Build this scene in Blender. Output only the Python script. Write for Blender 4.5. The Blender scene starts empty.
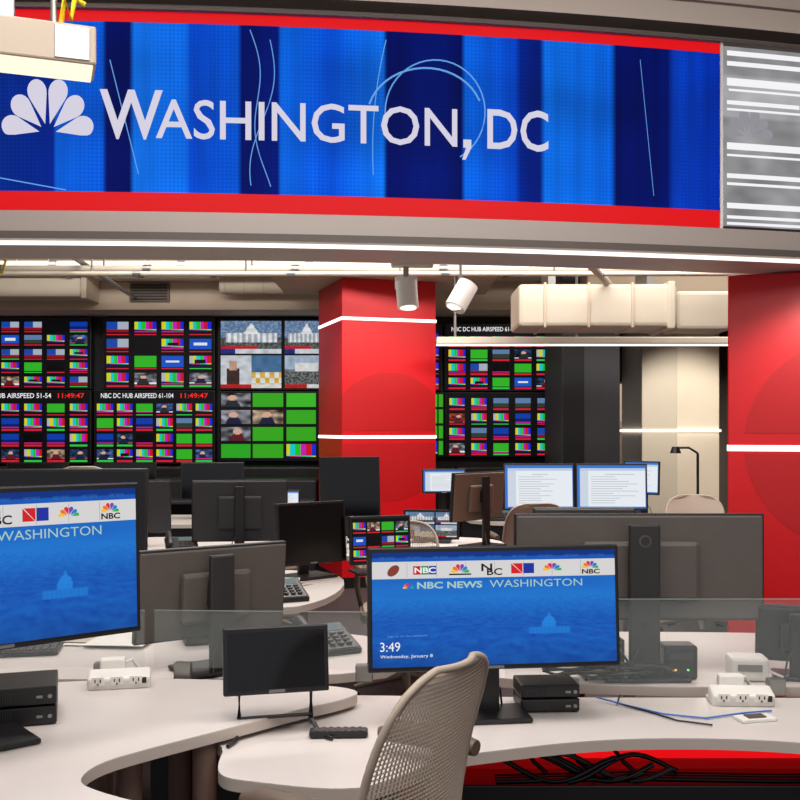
import bpy, bmesh, math, random
from mathutils import Vector, Matrix, noise
random.seed(7)
scene = bpy.context.scene
try:
    scene.view_settings.view_transform = 'Standard'
except Exception: pass
CAMZ = 1.46
def lin(c):
    return tuple((x/255.0)**2.2 for x in c)
# ---------------------------------------------------------------- materials
MATS = {}
def mat(name, rgb, rough=0.5, metal=0.0, var=0.0, scale=20, bump=0.0, spec=0.5, coat=0.0):
    if name in MATS: return MATS[name]
    m = bpy.data.materials.new(name); m.use_nodes = True
    nt = m.node_tree; b = nt.nodes['Principled BSDF']
    c = lin(rgb)
    b.inputs['Base Color'].default_value = (*c, 1)
    b.inputs['Roughness'].default_value = rough
    b.inputs['Metallic'].default_value = metal
    b.inputs['Specular IOR Level'].default_value = spec
    b.inputs['Coat Weight'].default_value = coat
    if var > 0 or bump > 0:
        tc = nt.nodes.new('ShaderNodeTexCoord'); n = nt.nodes.new('ShaderNodeTexNoise')
        n.inputs['Scale'].default_value = scale; n.inputs['Detail'].default_value = 4
        nt.links.new(tc.outputs['Object'], n.inputs['Vector'])
        if var > 0:
            r = nt.nodes.new('ShaderNodeValToRGB')
            r.color_ramp.elements[0].position = 0.3; r.color_ramp.elements[1].position = 0.7
            r.color_ramp.elements[0].color = (*[x*(1-var) for x in c], 1)
            r.color_ramp.elements[1].color = (*[min(1, x*(1+var)) for x in c], 1)
            nt.links.new(n.outputs['Fac'], r.inputs['Fac']); nt.links.new(r.outputs['Color'], b.inputs['Base Color'])
        if bump > 0:
            bp = nt.nodes.new('ShaderNodeBump'); bp.inputs['Strength'].default_value = bump; bp.inputs['Distance'].default_value = 0.01
            nt.links.new(n.outputs['Fac'], bp.inputs['Height']); nt.links.new(bp.outputs['Normal'], b.inputs['Normal'])
    MATS[name] = m; return m
def emis(name, rgb, s=1.0):
    if name in MATS: return MATS[name]
    m = bpy.data.materials.new(name); m.use_nodes = True
    nt = m.node_tree; b = nt.nodes['Principled BSDF']
    c = lin(rgb)
    b.inputs['Base Color'].default_value = (0.01, 0.01, 0.01, 1)
    b.inputs['Roughness'].default_value = 0.5; b.inputs['Specular IOR Level'].default_value = 0.1
    b.inputs['Emission Color'].default_value = (*c, 1); b.inputs['Emission Strength'].default_value = s
    MATS[name] = m; return m
def colmat(name, s=1.0, led=0, spec=.15):
    m = bpy.data.materials.new(name); m.use_nodes = True
    nt = m.node_tree; b = nt.nodes['Principled BSDF']
    a = nt.nodes.new('ShaderNodeAttribute'); a.attribute_name = 'Col'
    b.inputs['Base Color'].default_value = (0.004, 0.004, 0.004, 1); b.inputs['Roughness'].default_value = 0.45
    b.inputs['Specular IOR Level'].default_value = spec
    b.inputs['Emission Strength'].default_value = s
    out = a.outputs['Color']
    if led:
        tc = nt.nodes.new('ShaderNodeTexCoord'); n = nt.nodes.new('ShaderNodeTexVoronoi')
        n.inputs['Scale'].default_value = led; n.inputs['Randomness'].default_value = 0.0
        nt.links.new(tc.outputs['Object'], n.inputs['Vector'])
        mr = nt.nodes.new('ShaderNodeMapRange'); mr.inputs['From Max'].default_value = 0.6
        mr.inputs['To Min'].default_value = 1.2; mr.inputs['To Max'].default_value = 0.78
        nt.links.new(n.outputs['Distance'], mr.inputs['Value'])
        mx = nt.nodes.new('ShaderNodeVectorMath'); mx.operation = 'SCALE'
        nt.links.new(out, mx.inputs[0]); nt.links.new(mr.outputs['Result'], mx.inputs['Scale'])
        out = mx.outputs['Vector']
    nt.links.new(out, b.inputs['Emission Color'])
    MATS[name] = m; return m
DESK = mat('desk_laminate_white', (206, 198, 193), 0.38, var=0.03, scale=6)
DESKE = mat('desk_edge', (190, 178, 168), 0.5)
BLK = mat('black_plastic', (28, 27, 28), 0.38)
BLKG = mat('black_gloss_screen', (12, 13, 17), 0.12)
GRY = mat('grey_monitor_back', (84, 77, 73), 0.5, var=0.05)
GRYD = mat('dark_monitor_back', (54, 53, 56), 0.5)
GRYN = mat('stand_dark_grey', (44, 42, 42), 0.45)
BRN = mat('brown_leg', (118, 94, 84), 0.45)
WHT = mat('white_plastic', (222, 218, 212), 0.45)
PAP = mat('paper', (225, 222, 214), 0.7)
SLOT = mat('slot_dark', (35, 33, 33), 0.6)
RED = mat('red_column_paint', (206, 8, 24), 0.42, var=0.04, scale=3)
REDD = mat('red_disc', (184, 7, 20), 0.45)
REDP = mat('red_panel', (200, 16, 22), 0.5)
BEI = mat('beige_plaster', (190, 174, 154), 0.8, var=0.05, scale=2)
DUCT = mat('duct_paint', (196, 185, 167), 0.7, var=0.04, scale=3)
TRIMG = mat('ring_trim', (172, 160, 153), 0.45)
TRIMD = mat('ring_trim_dark', (96, 87, 82), 0.6)
CHR = mat('chair_mesh_taupe', (172, 157, 142), 0.6)
CHRF = mat('chair_frame', (104, 90, 78), 0.45)
METAL = mat('brushed_metal', (150, 148, 145), 0.35, metal=0.8)
WALLD = mat('wall_dark', (26, 26, 30), 0.6)
EW = emis('led_white', (255, 248, 240), 2.4)
ERED = emis('led_red', (232, 14, 24), 0.92)
COLS = colmat('screen_pixels', 1.0)
COLB = colmat('led_banner_pixels', 1.0, led=62, spec=0.0)
TXTW = emis('screen_white', (240, 240, 245), 0.95)
TXTB = emis('banner_text', (222, 218, 236), 0.88)
def glass():
    m = bpy.data.materials.new('glass_divider'); m.use_nodes = True
    b = m.node_tree.nodes['Principled BSDF']
    b.inputs['Base Color'].default_value = (.5, .56, .55, 1); b.inputs['Roughness'].default_value = 0.02
    b.inputs['Alpha'].default_value = 0.09; b.inputs['IOR'].default_value = 1.45
    return m
GLASS = glass()
# ---------------------------------------------------------------- text cache
TC = {}
def text_geo(body, bold=0.0):
    k = (body, bold)
    if k in TC: return TC[k]
    cu = bpy.data.curves.new('t', 'FONT'); cu.body = body; cu.offset = bold; cu.resolution_u = 3
    ob = bpy.data.objects.new('t', cu); scene.collection.objects.link(ob)
    dg = bpy.context.evaluated_depsgraph_get(); dg.update()
    me = bpy.data.meshes.new_from_object(ob.evaluated_get(dg))
    V = [(v.co.x, v.co.y) for v in me.vertices]; F = [tuple(p.vertices) for p in me.polygons]
    bpy.data.objects.remove(ob); bpy.data.meshes.remove(me); bpy.data.curves.remove(cu)
    xs = [v[0] for v in V]; ys = [v[1] for v in V]
    x0, x1, y0, y1 = min(xs), max(xs), min(ys), max(ys)
    V = [((v[0]-x0)/(x1-x0), (v[1]-y0)/(y1-y0)) for v in V]
    TC[k] = (V, F); return TC[k]
# ---------------------------------------------------------------- mesh builder
class MB:
    def __init__(s, name):
        s.name = name; s.V = []; s.F = []; s.MI = []; s.SM = []; s.C = []; s.mats = []; s.M = Matrix.Identity(4)
    def mi(s, m):
        if m not in s.mats: s.mats.append(m)
        return s.mats.index(m)
    def raw(s, verts, faces, m, smooth=False, cols=None):
        o = len(s.V); s.V += [s.M @ Vector(v) for v in verts]; i = s.mi(m)
        for k, f in enumerate(faces):
            s.F.append(tuple(o+q for q in f)); s.MI.append(i); s.SM.append(smooth)
            s.C.append(cols[k] if cols else None)
    def box(s, c, size, m, bev=0.0, rot=None):
        bm = bmesh.new(); bmesh.ops.create_cube(bm, size=1.0)
        for v in bm.verts: v.co = Vector((v.co.x*size[0], v.co.y*size[1], v.co.z*size[2]))
        if bev > 0:
            bmesh.ops.bevel(bm, geom=list(bm.edges), offset=min(bev, min(size)*0.45), segments=2, affect='EDGES', profile=0.5)
        mt = Matrix.Translation(c)
        if rot: mt = mt @ rot
        bm.verts.index_update()
        s.raw([mt @ v.co for v in bm.verts], [[v.index for v in f.verts] for f in bm.faces], m)
        bm.free()
    def b2(s, x0, x1, y0, y1, z0, z1, m, bev=0.0):
        s.box(((x0+x1)/2, (y0+y1)/2, (z0+z1)/2), (x1-x0, y1-y0, z1-z0), m, bev)
    def cyl(s, p0, p1, r, m, seg=16, r1=None):
        p0 = Vector(p0); p1 = Vector(p1); r1 = r if r1 is None else r1
        z = (p1-p0).normalized(); a = Vector((0, 0, 1)) if abs(z.z) < .9 else Vector((1, 0, 0))
        x = z.cross(a).normalized(); y = z.cross(x)
        V = []; 
        for k in range(seg):
            t = 2*math.pi*k/seg; d = x*math.cos(t)+y*math.sin(t)
            V.append(p0+d*r); V.append(p1+d*r1)
        F = [(2*k, 2*k+1, (2*k+3) % (2*seg), (2*k+2) % (2*seg)) for k in range(seg)]
        s.raw(V, F, m, True)
        s.raw(V, [tuple(range(0, 2*seg, 2)), tuple(range(2*seg-1, 0, -2))], m)
    def tube(s, pts, r, m, seg=8, closed=False):
        pts = [Vector(p) for p in pts]; n = len(pts); V = []
        for i, p in enumerate(pts):
            if closed: t = pts[(i+1) % n]-pts[i-1]
            else: t = pts[min(i+1, n-1)]-pts[max(i-1, 0)]
            t.normalize()
            a = Vector((0, 0, 1)) if abs(t.z) < .95 else Vector((0, 1, 0))
            x = t.cross(a).normalized(); y = t.cross(x)
            rr = r[i] if isinstance(r, (list, tuple)) else r
            for k in range(seg):
                q = 2*math.pi*k/seg; V.append(p+(x*math.cos(q)+y*math.sin(q))*rr)
        F = []
        for i in range(n if closed else n-1):
            j = (i+1) % n
            for k in range(seg):
                F.append((i*seg+k, i*seg+(k+1) % seg, j*seg+(k+1) % seg, j*seg+k))
        s.raw(V, F, m, True)
        if not closed: s.raw(V, [tuple(range(seg)), tuple(range(n*seg-1, (n-1)*seg-1, -1))], m)
    def prism(s, pts, z0, z1, m, me=None, bev=0.004):
        n = len(pts); a = sum(pts[i][0]*pts[(i+1) % n][1]-pts[(i+1) % n][0]*pts[i][1] for i in range(n))
        if a < 0: pts = pts[::-1]
        V = [(p[0], p[1], z0) for p in pts]+[(p[0], p[1], z1) for p in pts]
        s.raw(V, [tuple(range(n-1, -1, -1)), tuple(range(n, 2*n))], m)
        s.raw(V, [(i, (i+1) % n, n+(i+1) % n, n+i) for i in range(n)], me or m, True)
    def grid(s, nx, ny, fmap, fcol, m, smooth=True):
        V = [fmap(i/nx, j/ny) for j in range(ny+1) for i in range(nx+1)]
        if smooth: cv = [fcol(i/nx, j/ny) for j in range(ny+1) for i in range(nx+1)]
        F = []; C = []
        for j in range(ny):
            for i in range(nx):
                a = j*(nx+1)+i; f = (a, a+1, a+nx+2, a+nx+1); F.append(f)
                C.append([cv[q] for q in f] if smooth else [fcol((i+.5)/nx, (j+.5)/ny)]*4)
        s.raw(V, F, m, False, C)
    def text(s, body, fmap, x0, x1, y0, y1, m, bold=0.0):
        V, F = text_geo(body, bold)
        s.raw([fmap(x0+v[0]*(x1-x0), y0+v[1]*(y1-y0)) for v in V], F, m)
    def rect(s, fmap, x0, x1, y0, y1, m):
        s.raw([fmap(x0, y0), fmap(x1, y0), fmap(x1, y1), fmap(x0, y1)], [(0, 1, 2, 3)], m)
    def peacock(s, fmap, cx, cy, w, h, mats):
        angs = [-80, -48, -16, 16, 48, 80]
        for k, a in enumerate(angs):
            a = math.radians(a); L = (1.0 if abs(k-2.5) < 1 else .93)
            out = [(0.0, .16)]
            for t in range(0, 13):
                q = -math.pi*.62+math.pi*1.24*t/12
                out.append((.185*math.sin(q), .74*L+.21*math.cos(q)))
            pts = []
            for (px, py) in out:
                X = px*math.cos(a)+py*math.sin(a); Y = -px*math.sin(a)+py*math.cos(a)
                pts.append(fmap(cx+X*w/2, cy+max(0, Y+.03)*h))
            s.raw(pts, [tuple(range(len(pts)))], mats[k % len(mats)])
    def done(s, loc=(0, 0, 0), rz=0.0, parent=None, bev=None):
        me = bpy.data.meshes.new(s.name)
        me.from_pydata([tuple(v) for v in s.V], [], s.F)
        for m in s.mats: me.materials.append(m)
        me.polygons.foreach_set('material_index', s.MI)
        me.polygons.foreach_set('use_smooth', s.SM)
        if any(c is not None for c in s.C):
            at = me.color_attributes.new('Col', 'FLOAT_COLOR', 'CORNER'); buf = []
            for f, c in zip(s.F, s.C):
                for k in range(len(f)):
                    q = c[k] if c else (0, 0, 0)
                    buf += [q[0], q[1], q[2], 1.0]
            at.data.foreach_set('color', buf)
        me.update()
        ob = bpy.data.objects.new(s.name, me); scene.collection.objects.link(ob)
        ob.location = loc; ob.rotation_euler = (0, 0, rz)
        if parent: ob.parent = parent
        return ob
def smooth_loop(pts, it=2, closed=True):
    for _ in range(it):
        q = []
        n = len(pts)
        for i in range(n):
            a = Vector(pts[i]); b = Vector(pts[(i+1) % n])
            q.append(tuple(a*.75+b*.25)); q.append(tuple(a*.25+b*.75))
        pts = q
    return pts
# ---------------------------------------------------------------- room shell
m = MB('floor'); m.b2(-6, 7, -1.5, 17, -.1, 0, mat('carpet_dark', (66, 56, 56), .9, var=.25, scale=40)); m.done()
m = MB('ceiling'); m.b2(-6, 7, -1.5, 17, 3.6, 3.7, mat('ceiling_paint', (170, 160, 148), .9)); m.done()
m = MB('wall_left'); m.b2(-6.1, -6, -1.5, 17, 0, 3.6, BEI); m.done()
m = MB('wall_right'); m.b2(7, 7.1, -1.5, 17, 0, 3.6, BEI); m.done()
m = MB('wall_back'); m.b2(-6, 2.0, 11.5, 11.65, 0, 3.6, WALLD); m.done()
m = MB('wall_corridor'); m.b2(2.0, 7, 16, 16.1, 0, 3.6, mat('corridor_wall', (165, 150, 130), .8)); m.done()
# bulkhead with vent above the video wall
m = MB('trim_bulkhead'); m.b2(-6, 1.75, 10.8, 11.5, 2.76, 3.6, BEI)
m.b2(-6, 1.75, 10.74, 10.8, 3.06, 3.12, DUCT, .01)
m.done()
m = MB('air_vent'); m.M = Matrix.Translation((-2.70, 10.78, 2.945))
m.box((0, .01, 0), (.43, .03, .21), mat('vent_frame', (106, 94, 82), .6), .005)
for k in range(6): m.box((0, -.012, -.075+k*.03), (.38, .02, .012), SLOT)
m.done()
m = MB('air_duct'); m.b2(-4.6, -3.3, 10.35, 10.75, 2.84, 3.06, DUCT, .03); m.b2(-3.3, -3.24, 10.33, 10.77, 2.82, 3.08, BEI, .01)
m.cyl((-1.9, 10.6, 3.0), (-.95, 10.6, 3.0), .10, DUCT, 20)
for k in range(5): m.cyl((-1.85+k*.2, 10.6, 3.0), (-1.83+k*.2, 10.6, 3.0), .106, BEI, 20)
m.done()
# ---------------------------------------------------------------- LED ring
R = 16.0; CX = -2.0; CY = 19.995
def ring(s, z, off=0.0):
    a = s/R; r = R+off
    return Vector((CX+r*math.sin(a), CY-r*math.cos(a), z))
def s_of(px):
    k = (px-400)/1000; lo, hi = -4, 9
    for _ in range(40):
        mid = (lo+hi)/2; p = ring(mid, 0)
        if p.x/p.y < k: lo = mid
        else: hi = mid
    return lo
S0, S1, S2 = s_of(-420), s_of(720), s_of(1050)
def band(m, s0, s1, z0, z1, off, mt, n=60, off1=None):
    off1 = off if off1 is None else off1
    V = []; 
    for i in range(n+1):
        s = s0+(s1-s0)*i/n; V.append(ring(s, z0, off)); V.append(ring(s, z1, off1))
    m.raw(V, [(2*i, 2*i+2, 2*i+3, 2*i+1) for i in range(n)], mt, True)
ZB, ZT = 2.416, 3.10
bands = [(-420, (6, 36, 120)), (0, (6, 46, 140)), (54, (6, 44, 150)), (56, (16, 98, 224)), (103, (8, 88, 215)), (105, (3, 22, 96)), (131, (3, 20, 92)), (133, (22, 116, 240)), (186, (16, 106, 232)),
 (190, (6, 74, 206)), (238, (8, 86, 214)), (241, (3, 24, 104)), (278, (4, 30, 118)), (281, (14, 104, 232)), (330, (6, 80, 214)), (383, (18, 112, 236)), (386, (3, 20, 96)), (432, (4, 28, 112)),
 (462, (3, 20, 94)), (465, (12, 100, 226)), (515, (6, 72, 204)), (520, (4, 38, 134)), (541, (4, 32, 122)), (545, (16, 112, 236)), (610, (10, 100, 226)), (616, (3, 22, 98)), (668, (3, 24, 104)), (674, (8, 64, 190)), (720, (6, 50, 172))]
bs = [(s_of(p), lin(c)) for p, c in bands]
def bancol(s, v):
    for i in range(len(bs)-1):
        if bs[i][0] <= s <= bs[i+1][0]+1e-6:
            t = (s-bs[i][0])/(bs[i+1][0]-bs[i][0]); c = [a+(b-a)*t for a, b in zip(bs[i][1], bs[i+1][1])]; break
    else: c = bs[-1][1]
    n = noise.noise(Vector((s*3, v*4, 0)))*.3+noise.noise(Vector((s*30, v*2, 3)))*.12
    g = 1.0+n+.12*math.cos(v*5)
    return tuple(max(0, x*g) for x in c)
m = MB('led_banner')
m.grid(520, 16, lambda u, v: ring(S0+(S1-S0)*u, ZB+(ZT-ZB)*v), lambda u, v: bancol(S0+(S1-S0)*u, v), COLB)
band(m, S0, S1, 2.335, ZB, .002, ERED); band(m, S0, S1, ZT, 3.143, .002, ERED)
def zp(y, px):
    s = s_of(px); return CAMZ+(430-y)/1000*ring(s, 0).y
def capt(t, x0, x1, zb, zt, b=.02):
    V, F = text_geo(t, b); sa, sb = s_of(x0), s_of(x1)
    m.raw([ring(sa+(sb-sa)*v[0], zb+(zt-zb)*v[1], .006) for v in V], F, TXTB)
zb = 2.632; 
capt('W', 100, 163, zb-.005, zb+.195, .015)
capt('ASHINGTON', 156, 457, zb, zb+.16, .006)
capt('D', 487, 517, zb, zb+.165, .012); capt('C', 520, 548, zb-.004, zb+.169, .012)
sa = s_of(463)
m.raw([ring(sa+a, zb+b, .006) for a, b in ((0, 0), (.034, 0), (.034, .034), (0, .034))], [(0, 1, 2, 3)], TXTB)
m.raw([ring(sa+a, zb+b, .006) for a, b in ((.012, 0), (-.005, -.05), (.01, -.05), (.034, 0))], [(0, 1, 2, 3)], TXTB)
m.peacock(lambda a, b: ring(a, b, .006), s_of(48), 2.64, .41, .235, [TXTB])
ARC = emis('banner_arc', (110, 178, 250), .8)
def bline(pts, r=.004, mt=ARC):
    m.tube([ring(s_of(x), zp(y, x), .002) for x, y in pts], r, mt, 5)
bline([(250+math.sin(k*.25)*6+k*.6, 30+k*5.6) for k in range(29)], .002)
bline([(270-k*.5+8*math.sin(k*.2), 40+k*5.2) for k in range(29)], .002)
bline([(435+50*math.cos(math.radians(a)), 112-52*math.sin(math.radians(a))) for a in range(-60, 190, 8)], .003)
bline([(425+58*math.cos(math.radians(a)), 118-50*math.sin(math.radians(a))) for a in range(20, 170, 8)], .004)
bline([(386-k*2.2+.09*k*k, 40+k*9) for k in range(16)], .002)
bline([(110+k*1.5, 60+k*6) for k in range(20)], .002)
bline([(0+k*6, 178+k*1.1) for k in range(12)], .0025)
bline([(640+k*.8, 60+k*8) for k in range(18)], .0012)
def gcol(u, v):
    n = noise.noise(Vector((u*9, v*6, 9)))*.5+noise.noise(Vector((u*24, v*18, 2)))*.35
    b = .27+.2*n+.10*(v < .85 and v > .6)
    return (b*.98, b*.97, b)
m.grid(90, 60, lambda u, v: ring(S1+.012+(S2-S1)*u, 2.35+(3.135-2.35)*v, .002), gcol, COLS)
LW = emis('louvre_white', (244, 242, 246), 1.0)
for k, (z, t, a, b) in enumerate([(3.105, .022, 0, 1), (3.06, .020, .0, 1), (2.98, .034, .0, 1), (2.945, .010, .02, 1), (2.89, .018, 0, .85), (2.86, .010, 0, 1), (2.70, .030, 0, 1), (2.66, .010, 0, 1), (2.57, .020, .0, .9), (2.535, .012, .0, 1), (2.44, .024, 0, 1), (2.39, .014, 0, 1), (2.362, .012, 0, 1)]):
    w = .42; band(m, S1+.03+a*w, S1+.03+b*w+ (1.0 if b == 1 else 0), z-t/2, z+t/2, .006, LW, 8)
m.peacock(lambda a, b: ring(a, b, .004), S1+.14, 2.74, .26, .13, [emis('ghost', (160, 158, 166), .8)])
m.box(tuple(ring(S1+.004, 2.74, .004)), (.012, .012, .82), WHT)
# ring housing
band(m, S0, S2, 2.252, 2.337, .012, TRIMG); band(m, S0, S2, 2.337, 2.337, 0, TRIMG, 60, .012)
band(m, S0, S2, 2.244, 2.252, .03, TRIMD); band(m, S0, S2, 2.252, 2.252, .03, TRIMD, 60, .01)
band(m, S0, S2, 2.222, 2.222, -.45, TRIMG, 60, .03)
band(m, S0, S2, 2.222, 2.244, .03, TRIMD)
EWC = emis('cove_white', (255, 246, 235), 1.5)
band(m, S0, S2, 2.204, 2.222, -.02, EWC); band(m, S0, S2, 2.204, 2.204, -.06, TRIMG, 60, -.02); band(m, S0, S2, 2.204, 2.222, -.06, TRIMG)
band(m, S0, S2, 2.222, 3.4, -.45, TRIMD)
RT2 = mat('ring_top2', (205, 190, 178), .6)
band(m, S0, S2, 3.143, 3.155, .03, TRIMD); band(m, S0, S2, 3.155, 3.155, .03, TRIMG, 60, -.1)
band(m, S0, S2, 3.155, 3.20, -.06, mat('ring_top', (170, 156, 148), .6)); 
band(m, S0, S2, 3.20, 3.20, -.06, TRIMD, 60, .05); band(m, S0, S2, 3.20, 3.29, .05, RT2); band(m, S0, S2, 3.29, 3.30, .055, TRIMD); band(m, S0, S2, 3.30, 3.5, .05, RT2)
m.done()
# ---------------------------------------------------------------- columns
def column(x, y, w, rz, disc_r, top, zs=(1.395, 2.49)):
    m = MB('red_column'); m.b2(-w/2, w/2, 0, w, 0, top, RED, .006)
    for z in zs:
        m.b2(-w/2-.004, w/2+.004, -.004, w+.004, z-.014, z+.014, EW)
    n = 64
    pts = [(disc_r*math.cos(2*math.pi*k/n), -.0025, 1.395+disc_r*math.sin(2*math.pi*k/n)) for k in range(n)]
    pts = [(max(-w/2+.004, min(w/2-.004, p[0])), p[1], p[2]) for p in pts]
    up = [p for p in pts if p[2] > 1.413]; dn = [p for p in pts if p[2] < 1.377]
    m.raw(up, [tuple(range(len(up)))], REDD); m.raw(dn, [tuple(range(len(dn)))], REDD)
    m.b2(-w/2-.01, w/2+.01, -.01, w+.01, 0, .1, BLK)
    return m.done((x, y, 0), rz)
th = math.radians(18); W1 = .92
column(-.535+W1/2*math.cos(th), 9.2+W1/2*math.sin(th), W1, th, .60, 2.86)
th2 = math.radians(-19.5)
column(1.60+.575*math.cos(th2), 4.88+.575*math.sin(th2), 1.15, th2, .5, 2.215, (1.372,))
m = MB('trim_beam'); m.b2(-1.2, .9, 9.0, 10.4, 2.865, 3.2, BEI, .02); m.done()
# ---------------------------------------------------------------- video wall
BARS = [(230, 230, 40), (30, 220, 220), (40, 210, 50), (220, 40, 200), (220, 30, 40), (40, 50, 230)]
def cell(kind, u, v, seed):
    rnd = noise.noise(Vector((seed*7.3, u*4, v*4)))
    if kind == 'bars':
        c = BARS[min(5, int(u*6))]
        if seed % 3 == 0: c = ((200, 200, 200), *BARS[:5])[min(5, int(u*6))]
        if v < .28: c = BARS[5-min(5, int(u*6))] if v > .18 else (20, 20, 60)
        if seed % 5 == 1 and abs(u-.5) < .25 and .35 < v < .65: c = (15, 15, 20)
        return tuple(q*.88 for q in c)
    if kind == 'green': return (50, 172, 40)
    if kind == 'pic':
        base = [(60, 80, 130), (150, 130, 110), (120, 120, 130), (40, 60, 90), (150, 60, 50)][seed % 5]
        k = .8+rnd*.9
        if v > .15 and ((u-.5-.1*math.sin(seed))**2+(v-.66)**2) < .022: return (205, 160, 138)
        if v < .52 and abs(u-.5-.1*math.sin(seed)) < .30*(1-v): return [(30, 34, 60), (90, 30, 40), (40, 44, 48)][seed % 3]
        if v < .15: return (190, 60, 60) if seed % 2 else (220, 220, 225)
        return tuple(max(0, min(255, c*k)) for c in base)
    if kind == 'blue':
        s = seed % 4
        if s == 0: return (16, 60, 160) if v > .4 else (10, 34, 100)
        if s == 1: return (220, 220, 228) if abs(v-.5) < .12 and abs(u-.5) < .3 else (24, 80, 190)
        if s == 2: return (90, 120, 160) if v > .5 else (50, 60, 50)
        return (140, 20, 30) if v < .25 else ((30, 70, 160) if u < .5 else (160, 170, 185))
    return (6, 6, 10)
def paint_multi(seed, cols, rows, header, gapf=.12, dens=1.0, green=.2, bars=.5):
    rnd = random.Random(seed); kinds = {}
    for i in range(cols):
        for j in range(rows):
            r = rnd.random()
            kinds[i, j] = ('bars' if r < bars else 'pic' if r < bars+.12 else 'green' if r < bars+.12+green else 'blue' if r < .96 else 'off', rnd.randrange(1000), rnd.random() < dens)
    def f(u, v):
        vv = v/(1-header)
        if vv >= 1: return (2e-3, 2e-3, 3e-3)
        x = u*cols; y = vv*rows; i = int(x); j = int(y); fx = x-i; fy = y-j
        k, s, on = kinds[i, min(j, rows-1)]
        if fx < gapf or fx > 1-gapf or not on: return (.002, .002, .003)
        if fy < .24:
            if .08 < fy < .17: return lin((205, 35, 55)) if s % 3 else lin((50, 190, 70))
            return (.002, .002, .003)
        if fy > .86: return (.002, .002, .003)
        if s % 4 == 0 and .24 <= fy < .30: return lin((210, 30, 150))
        return lin(cell(k, (fx-gapf)/(1-2*gapf), (fy-.24)/.62, s))
    return f
def paint_news(u, v):
    i = 0 if u < .58 else 1; j = 0 if v < .5 else 1
    x = (u/.58 if i == 0 else (u-.58)/.42); y = v*2-j
    if x < .03 or x > .97 or y < .04 or y > .96: return (.003, .003, .004)
    n = noise.noise(Vector((x*9+i*5, y*9+j*7, 1))); n2 = noise.noise(Vector((x*24+i*5, y*20+j*7, 4)))
    if j == 1:
        dome = abs(x-.5) < .12*(1.0-max(0, y-.62)/.3) and .6 < y < .9
        bld = abs(x-.5) < .40 and .34 < y < .62
        if dome or bld:
            c = (225, 226, 228) if (int(x*22) % 2 or dome) else (165, 172, 182)
        elif y >= .5: c = (92, 122, 160) if n2 > -.1 else (130, 150, 178)
        else: c = (62, 70, 72) if n2 > 0 else (100, 104, 100)
        if y < .16: c = (205, 210, 220) if x > .25 else (30, 50, 130)
        elif y < .24 and x < .6: c = (190, 30, 40)
    else:
        if i == 0:
            c = (70, 110, 150) if x > .5 else (200, 205, 212)
            if x > .50 and y < .5: c = (215, 170, 70) if (int(x*14)+int(y*6)) % 2 else (225, 225, 220)
            if x < .45 and (abs(x-.22) < .10) and y < .6: c = (60, 44, 40)
            if x < .45 and (abs(x-.22) < .06) and .55 < y < .80: c = (190, 150, 130)
        else:
            c = (160, 178, 200) if y > .58 else (112, 114, 112)
            if y < .5 and n2 > .05: c = (60, 66, 70)
            if abs(x-.5) < .25 and .5 < y < .75: c = (220, 220, 218)
        if y < .14: c = (190, 30, 30) if x < .5 else (220, 220, 220)
    k = .85+n*.25
    return tuple(max(0, q*k) for q in lin(c))
def paint_green(u, v):
    cols = 3.4; x = u*cols; i = int(x); fx = x-i; y = v*4; j = int(y); fy = y-j
    if fx < .05 or fx > .97 or fy < .1 or fy > .92: return (.003, .003, .004)
    if v > .76 and i == 2: return lin((60, 176, 40))
    if i == 0: return lin(cell('pic', fx, fy, j*5+2)) if j in (1, 2, 3) else lin((44, 160, 38))
    if i == 1 and j == 2: return lin(cell('pic', fx, fy, 6))
    if i == 2 and j == 0: return lin(cell('bars', fx, fy, 7))
    n = .82+.2*noise.noise(Vector((i*3, j*3, 1)))
    return tuple(q*n for q in lin((60, 176, 36)))
YW = 11.38
def wallpanel(px0, px1, y0, y1, fn, nx=130, ny=74, header=None):
    m = MB('video_wall_display')
    x0 = (px0-400)*YW/1000; x1 = (px1-400)*YW/1000; z1 = CAMZ+(430-y0)*YW/1000; z0 = CAMZ+(430-y1)*YW/1000
    m.b2(x0-.012, x1+.012, YW+.004, YW+.1, z0-.012, z1+.012, BLK, .006)
    m.grid(nx, ny, lambda u, v: Vector((x0+(x1-x0)*u, YW, z0+(z1-z0)*v)), fn, COLS, False)
    if header:
        w = x1-x0; h = z1-z0
        f = lambda a, b: Vector((a, YW-.003, b))
        m.text(header, f, x0+w*.05, x0+w*.66, z1-h*.098, z1-h*.03, TXTW, .01)
        m.text('11:49:47', f, x0+w*.72, x0+w*.95, z1-h*.098, z1-h*.03, emis('clock_red', (255, 40, 40), 1), .01)
    return m.done()
H1, H2 = 'DC HUB AIRSPEED 51-54', 'NBC DC HUB AIRSPEED 61-104'
wallpanel(-140, -30, 318, 388, paint_multi(1, 5, 4, .12))
wallpanel(-140, -30, 391, 463, paint_multi(2, 6, 4, .12), header=H1)
wallpanel(-24, 90, 318, 388, paint_multi(3, 5, 5, .02, .12, .9, .06, .45))
wallpanel(-24, 90, 391, 463, paint_multi(4, 5, 4, .14, .12, 1, .14, .45), header=H1)
wallpanel(104, 214, 318, 388, paint_multi(25, 4, 4, .02, .10, .9, .10, .4), header=None)
wallpanel(95, 214, 391, 463, paint_multi(61, 6, 4, .14, .09, 1, .22, .4), header=H2)
wallpanel(219, 330, 320, 389, paint_news)
wallpanel(219, 330, 392, 460, paint_green, 102, 64)
wallpanel(446, 556, 325, 390, paint_multi(8, 5, 4, .14, .10, 1, .2, .45), header=H2)
wallpanel(446, 556, 393, 456, paint_multi(9, 5, 4, .05, .14, .95, .12, .45))
wallpanel(400, 443, 393, 456, paint_green, 60, 50)
wallpanel(335, 441, 325, 390, paint_multi(12, 5, 4, .1))
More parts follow.
